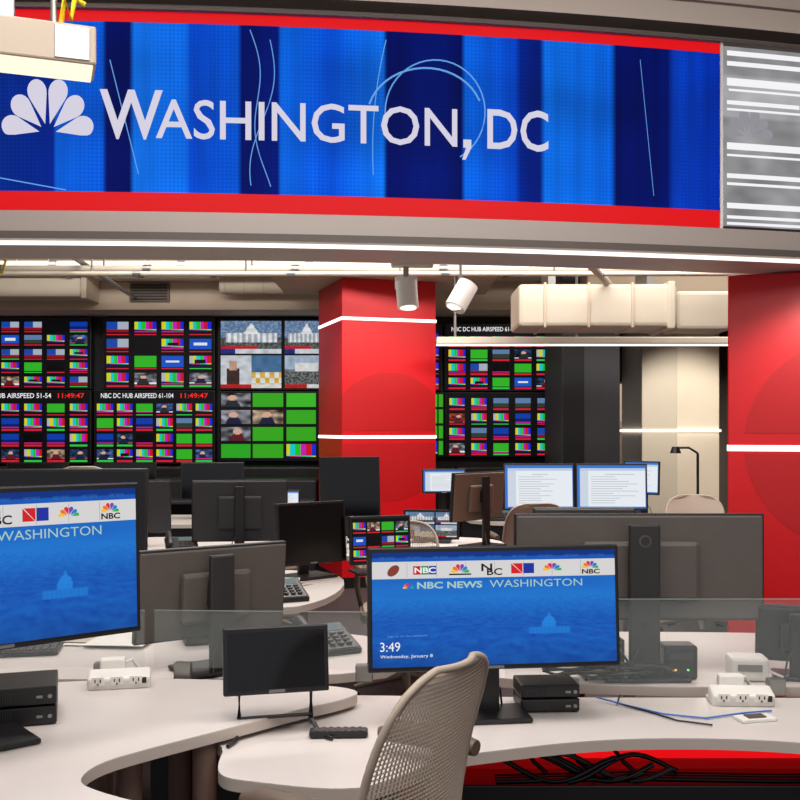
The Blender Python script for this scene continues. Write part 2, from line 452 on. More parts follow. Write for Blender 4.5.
# ---------------------------------------------------------------- control consoles below video wall
for xa, xb in ((-5, -.85), (.62, 1.4)):
    m = MB('control_console'); m.b2(xa, xb, 10.2, 10.9, 0, .95, WALLD, .02); m.b2(xa, xb, 9.9, 10.9, .72, .76, GRYD, .01)
    m.b2(xa, xb, 10.9, 11.3, 0, 1.05, BLK, .01)
    m.done()
# dark partition + corridor
m = MB('wall_partition'); m.b2(1.62, 2.2, 10.0, 11.2, 0, 3.6, mat('partition_grey', (66, 66, 70), .6), .01)
m.b2(1.63, 1.84, 9.99, 10.0, 0, 2.4, WALLD)
m.done()
COLW = mat('white_column_paint', (222, 208, 184), .7, var=.04, scale=2)
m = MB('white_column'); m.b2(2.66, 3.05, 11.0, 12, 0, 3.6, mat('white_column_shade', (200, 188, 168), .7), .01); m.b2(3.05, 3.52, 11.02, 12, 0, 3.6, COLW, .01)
m.b2(2.64, 3.53, 10.99, 12.01, 1.44, 1.465, EW); m.done()
m = MB('wall_corridor_side'); m.b2(3.9, 4.0, 11, 16, 0, 3.6, mat('corridor_dark', (92, 78, 64), .8)); m.done()
m = MB('shelf_unit'); m.b2(2.25, 4.5, 15.2, 15.9, 0, 1.6, mat('shelf_w', (120, 104, 90), .7), .01)
for k in range(6):
    m.b2(2.3+k*.36, 2.6+k*.36, 15.15, 15.2, .9, 1.5, WALLD if k % 2 else PAP)
m.done()
# ducts, pipes, beams
m = MB('air_duct')
m.b2(.95, 2.22, 8.0, 8.6, 2.29, 2.63, DUCT, .03); m.b2(2.22, 2.7, 8.05, 8.5, 2.27, 2.58, DUCT, .03); m.b2(2.14, 2.2, 7.98, 8.62, 2.27, 2.65, DUCT, .01)
for x in (1.15, 1.5, 1.85): m.b2(x, x+.02, 7.985, 8.61, 2.28, 2.64, BEI, .004)
m.b2(1.2, 1.26, 8.1, 8.5, 2.6, 3.6, METAL); m.b2(2.0, 2.06, 8.1, 8.5, 2.6, 3.6, METAL)
m.done()
m = MB('ceiling_pipe_run')
for (y, z, r, x0, x1) in [(8.8, 2.90, .05, -5, 5), (9.6, 3.0, .035, -5, 5), (7.6, 2.68, .03, -5, 5), (7.3, 2.60, .018, -5, 5), (10.3, 3.10, .06, -5, 2)]:
    m.cyl((x0, y, z), (x1, y, z), r, DUCT, 12)
    for k in range(9):
        x = x0+.5+k*(x1-x0-1)/8; m.cyl((x, y, z), (x, y, 3.6), .008, METAL, 6)
        m.cyl((x+.3, y, z), (x+.36, y, z), r*1.25, METAL, 12)
m.cyl((-2.2, 6, 2.66), (-2.9, 11, 2.9), .02, METAL, 8); m.cyl((1.1, 6, 2.5), (2.2, 10, 2.8), .03, DUCT, 8)
m.done()
m = MB('light_track_beam'); m.b2(.33, 3.2, 9.0, 9.12, 2.235, 2.30, mat('beam_white', (210, 198, 180), .6), .01)
m.b2(.33, 3.2, 9.02, 9.1, 2.225, 2.236, EW)
for x in (.5, 1.6, 3.0): m.cyl((x, 9.06, 2.3), (x, 9.06, 3.6), .012, METAL, 8)
m.done()
m = MB('trim_ceiling_beam'); m.b2(1.8, 6.9, 9.6, 10.6, 2.55, 3.6, mat('beam_br', (150, 134, 114), .8), .02); m.b2(2.25, 6.9, 12.1, 12.8, 2.05, 3.6, mat('beam_br2', (80, 70, 60), .8), .02); m.done()
# track light heads
m = MB('track_spotlight'); m.M = Matrix.Translation((.03, 4.95, 0))
m.box((.03, 0, 2.285), (.21, .09, .035), DUCT, .006)
m.cyl((0, 0, 2.27), (0, 0, 2.21), .014, METAL); m.box((0, 0, 2.185), (.11, .07, .06), WHT, .01)
m.cyl((0, -.03, 2.19), (.01, -.05, 2.06), .052, WHT, 20); m.cyl((.01, -.05, 2.062), (.01, -.051, 2.055), .04, EWC, 20); m.cyl((.03, 0, 2.30), (.03, 0, 3.6), .01, METAL, 8)
m.done()
m = MB('track_spotlight'); m.M = Matrix.Translation((.40, 6.6, 0))
m.cyl((0, 0, 3.6), (0, 0, 2.4), .01, METAL, 8); m.cyl((.05, 0, 2.42), (-.04, -.05, 2.26), .07, WHT, 20); m.cyl((-.04, -.05, 2.262), (-.042, -.051, 2.256), .055, EWC, 20)
m.box((0, 0, 2.42), (.03, .03, .1), METAL); m.done()
# hanging light box, top-left
m = MB('pendant_light_box')
m.box((0, 0, 0), (.46, .16, .115), mat('lamp_box', (172, 155, 137), .45), .006)
m.box((0, 0, -.060), (.44, .14, .008), emis('lamp_diff', (255, 236, 210), 1.2))
m.box((.16, -.082, .0), (.10, .004, .10), METAL, .002)
m.box((-.05, 0, .10), (.10, .05, .08), METAL, .006); m.cyl((-.05, 0, .12), (-.05, 0, .97), .018, METAL); m.cyl((-.3, 0, .2), (.14, .1, .23), .018, METAL)
m.tube([(.13, 0, .07), (.14, -.02, .15), (.16, -.02, .09), (.17, -.01, .16), (.2, 0, .15)], .009, mat('strap_yellow', (225, 190, 20), .5))
m.cyl((.11, 0, .05), (.11, 0, .2), .01, METAL)
m.done((-1.155, 3.0, 2.615), math.radians(20))
m = MB('hanging_cable'); m.tube([(-1.83, 4.5, 2.30), (-1.80, 4.5, 2.25), (-1.775, 4.5, 2.22), (-1.79, 4.5, 2.17), (-1.84, 4.5, 2.15), (-1.9, 4.5, 2.2)], .006, mat('strap_yellow', (225, 190, 20), .5))
m.cyl((-1.83, 4.5, 2.28), (-1.83, 4.5, 3.6), .008, BLK); m.done()
# ---------------------------------------------------------------- desks
def desk(name, pts, z, legs, sm=2, th=.028, modesty=None):
    m = MB(name); p = smooth_loop(pts, sm)
    m.prism(p, z-th, z-.003, DESKE); 
    m.prism(p, z-.003, z, DESK)
    for (x, y) in legs:
        m.cyl((x, y, 0), (x, y, z-th), .029, BRN, 20); m.cyl((x, y, 0), (x, y, .012), .06, BRN, 20)
    if modesty:
        for (x0, x1, y0, y1, z0, z1, mt) in modesty: m.b2(x0, x1, y0, y1, z0, z1, mt, .004)
    return m.done()
desk('curved_desk', [(-1.9, 2.7), (-1.3, 2.77), (-.9, 2.88), (-.6, 2.90), (-.22, 2.83), (-.10, 2.76), (-.15, 2.67), (-.26, 2.58), (-.41, 2.42), (-.57, 2.26), (-.655, 2.16), (-.665, 2.05), (-.60, 1.99), (-.48, 1.92), (-.33, 1.80), (-.2, 1.6), (-.25, 1.3), (-.8, 1.1), (-1.9, 1.2)],
     .74, [(-.472, 2.415), (-.63, 2.33), (-1.2, 2.5), (-.6, 1.5), (-1.5, 1.6)])
RL = emis('under_desk_red_led', (235, 22, 28), .95)
desk('curved_desk', [(-.72, 2.9), (-.70, 2.66), (-.55, 2.52), (-.42, 2.42), (-.415, 2.26), (-.39, 2.19), (-.328, 2.165), (-.16, 2.115), (-.05, 2.13), (.02, 2.22), (.12, 2.33), (.2375, 2.375), (.414, 2.436), (.592, 2.468), (.80, 2.465), (.974, 2.436), (1.18, 2.36), (1.4, 2.2), (1.8, 2.1), (1.9, 2.8), (1.2, 2.84), (.3, 2.84)],
     .70, [(-.6, 2.72), (.1, 2.7), (1.5, 2.5)], modesty=[(.0, 1.9, 2.80, 2.82, .0, .668, REDP), (.0, 1.9, 2.785, 2.80, .545, .60, RL), (.15, 1.9, 2.55, 2.75, .515, .53, BLK), (.15, 1.9, 2.545, 2.555, .50, .555, BLK), (.1, 1.9, 2.70, 2.71, .36, .47, RL), (-.7, 0, 2.80, 2.82, .2, .668, GRYD)])
desk('workstation_desk', [(-1.9, 2.97), (-.1, 2.97), (.05, 3.3), (-.1, 3.7), (-1.9, 3.75)], .72, [(-1.0, 3.4), (-.3, 3.3)])
desk('workstation_desk', [(.15, 2.88), (1.9, 2.88), (1.9, 3.6), (.6, 3.7), (.2, 3.5)], .72, [(.6, 3.4), (1.5, 3.3)])
desk('workstation_desk', [(-2.4, 3.9), (-.5, 3.95), (-.28, 4.3), (-.25, 4.9), (-.5, 5.2), (-2.4, 5.1)], .74, [(-.6, 4.3), (-1.8, 4.5)])
desk('workstation_desk', [(-2.6, 5.7), (-.1, 5.7), (.6, 5.9), (.7, 6.6), (.2, 6.8), (-2.6, 6.7)], .74, [(-.6, 6.2), (.3, 6.3), (-2, 6.2)])
desk('workstation_desk', [(-.15, 4.5), (1.3, 4.4), (1.4, 5.2), (.1, 5.3)], .74, [(.2, 4.9), (1.1, 4.8)])
desk('workstation_desk', [(.6, 7.7), (2.6, 7.7), (2.7, 8.5), (.5, 8.5)], .74, [(.9, 8.1), (2.3, 8.1)])
desk('workstation_desk', [(-3.5, 7.6), (-.7, 7.6), (-.7, 8.5), (-3.5, 8.5)], .74, [(-1.2, 8.1), (-3, 8.1)])
# glass dividers
def glassp(x0, y0, x1, y1, z0, z1):
    m = MB('glass_divider'); d = Vector((x1-x0, y1-y0, 0)); L = d.length; a = math.atan2(d.y, d.x)
    m.box((L/2, 0, (z0+z1)/2), (L, .008, z1-z0), GLASS)
    m.box((L/2, 0, z1+.001), (L, .009, .002), mat('glass_edge', (120, 132, 128), .2))
    for t in (.12, .5, .88): m.box((L*t, 0, z0-.01), (.05, .03, .05), METAL, .004)
    return m.done((x0, y0, 0), a)
glassp(.30, 2.862, 1.85, 2.862, .735, .975)
glassp(-1.75, 2.885, -.75, 2.935, .765, .93); glassp(-.72, 2.935, -.02, 2.90, .765, .93)
# ---------------------------------------------------------------- monitors
def wall_col(u, v):
    # aerial city view: hazy sky, horizon, faint streets and trees, domed building
    hor = .60
    c0 = lin((2, 40, 145)); c1 = lin((40, 138, 228))
    if v > hor:
        b = .62-.9*(v-hor)+.08*noise.noise(Vector((u*5, v*12, 4)))
    else:
        d = (hor-v)/hor; sc = 1/(d*.9+.14)
        X = (u-.55)*sc*9; Y = sc*7
        n2 = noise.noise(Vector((X*1.1, Y*1.1, 3))); n3 = noise.noise(Vector((X*3.2, Y*2.4, 7)))
        b = .32+.14*n2+.10*n3+.30*max(0, 1-d*3.0)
        t = abs(X*.4-Y*.5+2.2)
        if t < .12: b += .10*(1-t/.12)
        if abs(u-.72) < .085 and .26 < v < .325: b = .66 if int(u*120) % 2 else .58
        if abs(u-.72) < .03 and .32 < v < .365: b = .74
        if ((u-.72)/.026)**2+((v-.36)/.06)**2 < 1 and v > .355: b = .80
        if abs(u-.72) < .004 and .41 < v < .45: b = .74
    b = max(0, min(1, b)); k = 1.0 if v > .22 else .72+v*1.27
    if v > .955: return tuple(x*.7 for x in lin((10, 60, 150)))
    return tuple((x+(y-x)*b)*k for x, y in zip(c0, c1))
PCK = [emis('pk%d' % i, c, 1) for i, c in enumerate([(240, 190, 30), (240, 110, 30), (220, 40, 60), (110, 70, 170), (20, 120, 210), (40, 170, 80)])]
def screen_news(m, w, h, y=-.0145):
    f0 = lambda u, v: Vector(((u-.5)*w, y, (v-.5)*h))
    f1 = lambda u, v: Vector(((u-.5)*w, y-.001, (v-.5)*h))
    f2 = lambda u, v: Vector(((u-.5)*w, y-.002, (v-.5)*h))
    m.grid(220, 120, f0, wall_col, COLS)
    m.rect(f1, .0, 1, .77, .92, emis('strip_white', (226, 224, 224), .85))
    for k in range(9): m.text('NBC NEWS', f1, .03+k*.108, .09+k*.108, .94, .965, emis('dimtx2', (60, 120, 200), .7))
    for k in range(1, 8): m.rect(f2, .02+.119*k, .0215+.119*k, .78, .91, emis('strip_div', (160, 160, 165), .8))
    m.raw([f2(.085+.022*math.cos(t*.3491)*1.0+.01*math.sin(t*.3491), .842+.05*math.sin(t*.3491)) for t in range(18)], [tuple(range(18))], emis('ball', (150, 70, 60), .7))
    for k, c in enumerate([(200, 30, 40), (30, 140, 70), (30, 60, 170)]): m.rect(f2, .165+.032*k, .195+.032*k, .805, .88, emis('blk%d' % k, c, .9))
    m.text('NBC', lambda a, b: f2(a, b)+Vector((0, -.001, 0)), .17, .256, .818, .868, TXTW, .03)
    m.peacock(f2, .355, .815, .085, .08, PCK); m.rect(f2, .31, .40, .795, .808, emis('bk', (20, 20, 20), .5))
    m.text('N', f2, .442, .487, .825, .892, emis('bk', (20, 20, 20), .5), .02); m.text('BC', f2, .465, .528, .788, .85, emis('bk', (20, 20, 20), .5), .02)
    m.raw([f2(*p) for p in ((.565, .80), (.565, .89), (.61, .80))], [(0, 1, 2)], emis('nr', (215, 30, 40), .9))
    m.raw([f2(*p) for p in ((.612, .80), (.57, .89), (.612, .89))], [(0, 1, 2)], emis('nr', (215, 30, 40), .9))
    m.raw([f2(*p) for p in ((.615, .80), (.615, .89), (.66, .89), (.66, .80))], [(0, 1, 2, 3)], emis('nb', (30, 50, 160), .9))
    m.peacock(f2, .735, .82, .09, .07, PCK)
    m.peacock(f2, .895, .835, .08, .068, PCK); m.text('NBC', f2, .86, .935, .785, .828, emis('bk', (20, 20, 20), .5), .03)
    g = emis('caption_green', (170, 205, 200), .9)
    m.peacock(f2, .145, .685, .05, .05, PCK)
    m.text('NBC NEWS', f2, .18, .445, .68, .74, g, .03); m.text('WASHINGTON', f2, .475, .86, .68, .745, g, .0)
    m.text('3:49', f2, .03, .11, .14, .22, TXTW); m.text('Wednesday, January 8', f2, .03, .24, .075, .11, TXTW)
    m.text('Sign in to the network', f2, .06, .22, .26, .28, emis('dimtx', (130, 180, 230), .7))
def screen_docs(m, w, h, y=-.0145):
    f0 = lambda u, v: Vector(((u-.5)*w, y, (v-.5)*h)); f1 = lambda u, v: Vector(((u-.5)*w, y-.001, (v-.5)*h))
    f2 = lambda u, v: Vector(((u-.5)*w, y-.002, (v-.5)*h))
    m.rect(f0, 0, 1, 0, 1, emis('desk_blue', (60, 120, 210), .9)); m.rect(f1, .04, .99, .04, .93, emis('docw', (232, 238, 244), .95))
    m.rect(f2, .04, .99, .87, .93, emis('doctb', (190, 210, 232), .9)); m.rect(f2, .04, .16, .04, .87, emis('docsb', (208, 220, 234), .9))
    for k in range(13):
        m.rect(f2, .2+(.2 if k == 0 else 0), .5+random.random()*.4, .78-k*.055, .790-k*.055, emis('txtg', (165, 172, 186), .85))
def screen_cells(m, w, h, y=-.0145, seed=3):
    m.grid(60, 36, lambda u, v: Vector(((u-.5)*w, y, (v-.5)*h)), paint_multi(seed, 4, 3, .05, .06, 1, .1), COLS, False)
def screen_pic(m, w, h, y=-.0145):
    m.grid(80, 46, lambda u, v: Vector(((u-.5)*w, y, (v-.5)*h)), paint_news, COLS, False)
def monitor(x, y, ztop, w, h, yaw, kind='off', tilt=4, dz=.74, back=GRYD, base='plate', nw=.06, neck_off=.07, logo=False, boff=None, bw=.25):
    m = MB('computer_monitor'); zc = ztop-h/2-dz
    m.M = Matrix.Translation((0, 0, zc)) @ Matrix.Rotation(math.radians(-tilt), 4, 'X')
    m.box((0, 0, 0), (w, .024, h), BLK, .004)
    m.box((0, .014, 0), (w-.012, .012, h-.012), back, .005)
    if base != 'feet': m.box((0, .030, -.01), (w*.46, .028, h*.55), back, .012)
    sw, sh = w-.022, h-.026
    {'off': lambda: m.rect(lambda u, v: Vector(((u-.5)*sw, -.0130, (v-.5)*sh)), 0, 1, 0, 1, BLKG), 'news': lambda: screen_news(m, sw, sh), 'docs': lambda: screen_docs(m, sw, sh), 'cells': lambda: screen_cells(m, sw, sh), 'pic': lambda: screen_pic(m, sw, sh)}[kind]()
    m.rect(lambda u, v: Vector(((u-.5)*.04, -.0128, -h/2+.007+(v-.5)*.007)), 0, 1, 0, 1, METAL)
    m.M = Matrix.Identity(4)
    if base == 'plate':
        top = min(zc+h*.42, zc+.15)
        m.box((0, neck_off, top/2), (nw, .022, top), GRYN if nw > .07 else BLK, .006)
        m.box((0, neck_off*.6, zc), (nw*.9, neck_off*.9, .08), BLK, .006)
        if logo:
            m.cyl((0, neck_off+.010, top-.05), (0, neck_off+.0125, top-.05), .018, GRY, 24)
            m.cyl((0, neck_off+.0125, top-.05), (0, neck_off+.013, top-.05), .014, GRYN, 24)
            m.cyl((0, neck_off+.010, top*.35), (0, neck_off+.0125, top*.35), .014, SLOT, 24)
        m.box((0, .04 if boff is None else boff, .007), (bw, bw*.75, .013), BLK, .005)
        m.tube([(0.01, neck_off, .1), (.04, neck_off+.03, .06), (.05, neck_off+.05, .01)], .003, SLOT)
    else:
        zb_ = zc-h/2
        for sx in (-.09, .09):
            m.tube([(sx, .01, zb_+.03), (sx, .015, .03), (sx*1.15, -.05, .006), (sx*1.4, -.09, .005)], [.008, .007, .006, .005], BLK)
            m.tube([(sx, .015, .03), (sx*1.1, .07, .006)], .006, BLK)
        m.tube([(-.09, .012, .04), (.09, .012, .04)], .005, BLK)
    return m.done((x, y, dz+.001), math.radians(yaw))
monitor(.245, 2.59, 1.158, .662, .315, 7.5, 'news', dz=.70, tilt=4, neck_off=.08, bw=.2, boff=.06)
monitor(-.848, 2.13, 1.338, .62, .345, 40, 'news', dz=.74, tilt=2, neck_off=.2, boff=.2)
monitor(.727, 3.05, 1.205, .76, .325, 180, 'off', dz=.72, back=GRY, nw=.092, logo=True, tilt=0, neck_off=.075)
monitor(-.586, 3.12, 1.10, .50, .285, 215, 'off', dz=.72, back=GRY, nw=.08, logo=False, tilt=6)
monitor(-.31, 2.50, .968, .262, .165, 14, 'off', dz=.70, base='feet', tilt=8)
monitor(-1.36, 4.1, 1.30, .64, .36, 5, 'off', dz=.74)
monitor(-.96, 6.0, 1.16, .57, .37, 187, 'off', dz=.74, back=GRYD)
monitor(-.43, 4.85, 1.11, .40, .30, 40, 'off', dz=.74)
monitor(-.32, 6.4, 1.288, .40, .39, 20, 'off', dz=.74, back=BLK)
monitor(-.10, 5.0, 1.03, .32, .24, 20, 'cells', dz=.74)
monitor(.20, 6.4, .95, .36, .19, -8, 'pic', dz=.74)
monitor(.48, 6.2, 1.20, .48, .30, 225, 'off', dz=.74, back=mat('tan_back', (108, 92, 78), .5))
monitor(1.11, 8.0, 1.19, .568, .37, 2, 'docs', dz=.74)
monitor(1.69, 8.0, 1.19, .568, .37, -2, 'docs', dz=.74)
monitor(2.02, 8.35, 1.20, .3, .28, -30, 'docs', dz=.74, bw=.18)
monitor(1.20, 3.02, .93, .24, .17, 165, 'off', dz=.72, back=BLK, bw=.15)
monitor(-1.7, 6.2, 1.15, .55, .33, 185, 'off', dz=.74)
monitor(-1.5, 8.0, 1.2, .5, .3, 10, 'off', dz=.74); monitor(-.9, 8.0, .98, .2, .16, 0, 'docs', dz=.74, bw=.12); monitor(-2.2, 8.0, 1.2, .5, .3, 0, 'off', dz=.74)
monitor(-2.9, 8.0, 1.2, .5, .3, 0, 'off', dz=.74); monitor(.36, 8.2, 1.14, .36, .2, 5, 'docs', dz=.74)
monitor(.9, 4.9, 1.08, .5, .3, 180, 'off', dz=.74)
# ---------------------------------------------------------------- desk items
def mini_pc(x, y, z, rz, w=.18, d=.18, h=.036, n=1):
    m = MB('mini_computer')
    for k in range(n):
        z0 = k*(h+.004)
        m.box((0, 0, z0+h/2+.002), (w, d, h), BLK, .004)
        for j in range(14): m.box((-w*.42+j*w*.03, -d/2-.0005, z0+h/2), (.002, .003, h*.6), GRYD)
        m.box((w*.3, -d/2-.001, z0+h*.5), (.014, .003, .006), METAL); m.cyl((w*.42, -d/2, z0+h*.5), (w*.42, -d/2-.003, z0+h*.5), .005, METAL)
    for sx in (-1, 1):
        for sy in (-1, 1): m.cyl((sx*w*.4, sy*d*.4, 0), (sx*w*.4, sy*d*.4, .004), .008, SLOT)
    return m.done((x, y, z), rz)
mini_pc(-.962, 2.50, .741, math.radians(18), .20, .18, .044, 2)
mini_pc(.40, 2.745, .701, math.radians(4), .16, .12, .034, 2)
mini_pc(-.62, 3.55, .721, .3, .3, .2, .06, 1)
def power_hub(x, y, z, rz, n=3):
    m = MB('power_outlet_hub'); w = .17
    m.box((0, 0, .022), (w, .06, .04), WHT, .008, Matrix.Rotation(math.radians(18), 4, 'X'))
    m.box((0, .02, .005), (w*.96, .09, .01), WHT, .003)
    for k in range(n):
        c = Vector((-w*.33+k*w*.30, -.0335, .026))
        m.box(c, (.034, .003, .026), mat('outlet_face', (240, 238, 232), .4), .001, Matrix.Rotation(math.radians(18), 4, 'X'))
        for sx in (-1, 1): m.box(c+Vector((sx*.007, -.002, .002)), (.003, .003, .011), SLOT)
        m.box(c+Vector((0, -.001, -.009)), (.004, .003, .004), SLOT)
    m.box((w*.40, -.034, .024), (.012, .003, .016), SLOT)
    m.box((-.02, .035, .045), (.07, .035, .06), WHT, .006); m.tube([(0, .05, .05), (.03, .07, .06), (.06, .1, .01)], .004, WHT)
    return m.done((x, y, z), rz)
power_hub(-.785, 2.80, .741, math.radians(12)); power_hub(.945, 2.77, .701, math.radians(-3))
m = MB('remote_control'); m.box((0, 0, .009), (.145, .045, .016), BLK, .006)
for i in range(7):
    for j in range(3): m.box((-.055+i*.018, -.012+j*.012, .0178), (.009, .007, .003), GRY, .001)
m.done((-.152, 2.48, .701), math.radians(2))
m = MB('docking_station'); m.box((0, 0, .05), (.10, .08, .10), BLK, .008); m.box((0, -.041, .07), (.07, .002, .02), GRYD)
m.cyl((.02, -.04, .03), (.02, -.043, .03), .003, emis('led_g', (90, 255, 120), 2)); m.box((-.02, -.0415, .03), (.012, .002, .005), emis('led_o', (255, 190, 90), 1.5))
m.done((.83, 2.99, .722), 0)
m = MB('network_switch'); 
for k in range(3): m.box((0, 0, .03+k*.034), (.12, .09, .026), SLOT, .004); m.box((0, -.046, .03+k*.034), (.09, .002, .008), METAL)
m.box((-.055, 0, .06), (.008, .1, .12), BLK, .002); m.box((.055, 0, .06), (.008, .1, .12), BLK, .002); m.done((.60, 2.99, .722), .05)
m = MB('power_adapter'); m.box((0, 0, .035), (.11, .08, .07), WHT, .01); m.box((0, -.041, .04), (.07, .002, .02), METAL); m.tube([(.05, 0, .03), (.1, -.02, .01), (.15, .03, .008)], .004, WHT); m.done((1.03, 2.97, .722), -.1)
m = MB('document_tray')
for k in range(3): m.box((0, 0, .01+k*.045), (.22, .16, .006), GRYD, .002); m.box((0, .01, .018+k*.045), (.19, .13, .008), PAP, .001)
for sx in (-1, 1): m.box((sx*.108, 0, .055), (.006, .16, .11), BLK, .001)
m.done((1.55, 3.2, .722), -.2)
def keyboard(x, y, z, rz):
    m = MB('keyboard'); m.box((0, 0, .010), (.44, .14, .016), BLK, .004)
    for i in range(18):
        for j in range(5): m.box((-.2+i*.0235, -.05+j*.025, .02), (.019, .02, .006), GRYD, .002)
    return m.done((x, y, z), rz)
def phone(x, y, z, rz):
    m = MB('desk_phone')
    m.box((0, 0, .035), (.19, .19, .03), BLK, .01, Matrix.Rotation(math.radians(18), 4, 'X'))
    m.box((0, .05, .012), (.17, .08, .02), BLK, .004)
    m.tube([(-.07, -.08, .05), (-.07, -.06, .072), (-.07, .0, .085), (-.07, .06, .10), (-.07, .08, .085)], [.018, .016, .012, .016, .018], GRYD)
    m.box((.03, .05, .066), (.09, .05, .004), emis('phone_lcd', (120, 150, 150), .5), .001, Matrix.Rotation(math.radians(18), 4, 'X'))
    for i in range(3):
        for j in range(4): m.box((.0+i*.03, -.06+j*.022, .035+j*.007), (.02, .014, .006), GRY, .002)
    return m.done((x, y, z), rz)
def papers(x, y, z, n=6, sp=.2, seed=0):
    m = MB('paper_stack'); r = random.Random(seed)
    for k in range(n):
        a = Matrix.Translation((r.uniform(-sp, sp), r.uniform(-sp*.5, sp*.5), .002+k*.0025)) @ Matrix.Rotation(r.uniform(-.8, .8), 4, 'Z')
        m.box(a.translation, (.21, .28, .0018), PAP if k % 3 else mat('paper_tint', (190, 176, 160), .7), 0, a.to_3x3().to_4x4())
    return m.done((x, y, z))
keyboard(-1.35, 3.3, .721, .2); phone(-.25, 3.35, .721, .5); papers(-1.0, 3.55, .721, 5, .08, 1); phone(-.42, 3.15, .721, -.3)
keyboard(-.95, 4.35, .741, -.3); phone(-.5, 4.25, .741, .4); papers(-.62, 4.6, .741, 7, .05, 2); papers(-1.3, 4.7, .741, 6, .15, 3)
phone(-.2, 6.0, .741, .2); papers(.1, 6.05, .741, 6, .08, 4); keyboard(-.9, 5.85, .741, 0); papers(.4, 4.8, .741, 6, .06, 5); keyboard(.7, 4.6, .741, 0)
phone(.5, 3.35, .721, .2); phone(1.3, 3.35, .721, -.4)
m = MB('notepad'); m.box((0, 0, .004), (.10, .05, .008), PAP, .001); m.box((0, 0, .010), (.05, .03, .004), GRY, .001); m.done((.93, 2.62, .701), .2)
keyboard(1.3, 7.85, .741, 0); papers(2.3, 7.95, .741, 5, .08, 8); phone(.8, 7.95, .741, 0)
papers(-2.0, 5.95, .741, 8, .12, 9); phone(-1.3, 5.95, .741, .3); papers(-2.5, 7.85, .741, 6, .1, 12)
def mug(x, y, z, col):
    m = MB('coffee_mug'); mt = mat('mug%d' % col[0], col, .3)
    m.cyl((0, 0, 0), (0, 0, .095), .038, mt, 20, .042); m.cyl((0, 0, .0951), (0, 0, .096), .036, SLOT, 20)
    m.tube([(.04, 0, .08), (.065, 0, .07), (.068, 0, .045), (.04, 0, .02)], .006, mt); m.done((x, y, z))
mug(-.35, 5.85, .741, (210, 205, 200)); mug(1.75, 7.85, .741, (200, 40, 40)); mug(-.6, 5.9, .741, (60, 70, 90))
# cables
m = MB('cable_bundle'); r = random.Random(4)
for k in range(7):
    x = .25+r.random()*.2; ph = r.random()*6
    m.tube([(x+t*.02, 2.62+.03*math.sin(t*.25+ph), .545+.030+.028*math.sin(t*.35+ph)) for t in range(16)], .007, BLK if k % 4 else GRYD, 6)
for k in range(3):
    m.tube([(.25, 2.60+k*.02, .545), (.6, 2.61+k*.02, .55), (1.0, 2.60+k*.02, .547), (1.8, 2.62+k*.02, .55)], .007, BLK, 6)
for k in range(3):
    x = .3+k*.12; m.tube([(x, 2.76, .665), (x+.02, 2.72, .62), (x+.06, 2.68, .57), (x+.1, 2.66, .54)], .006, BLK, 6)
m.done()
m = MB('cable_tangle')
for k in range(7):
    ph = k*1.3; m.tube([(.42+t*.035, 2.93+.03*math.sin(t*.5+ph), .73+.006*k+.018*abs(math.sin(t*.45+ph))) for t in range(9+k % 4)], .004, BLK, 6)
for k in range(4):
    m.tube([(.55+k*.03, 3.0, .86), (.54+k*.03, 2.94, .84), (.56+k*.04, 2.92, .76), (.60+k*.04, 2.93, .73)], .004, BLK, 6)
m.done()
m = MB('network_cable'); m.tube([(.55, 2.80, .712), (.62, 2.74, .706), (.70, 2.66, .705), (.80, 2.62, .705), (.92, 2.67, .705), (1.0, 2.69, .705)], .0025, mat('blue_cable', (60, 110, 190), .5), 6)
m.tube([(.62, 2.82, .712), (.6, 2.76, .706), (.66, 2.69, .705), (.72, 2.6, .705), (.80, 2.56, .705)], .0025, BLK, 6); m.done()
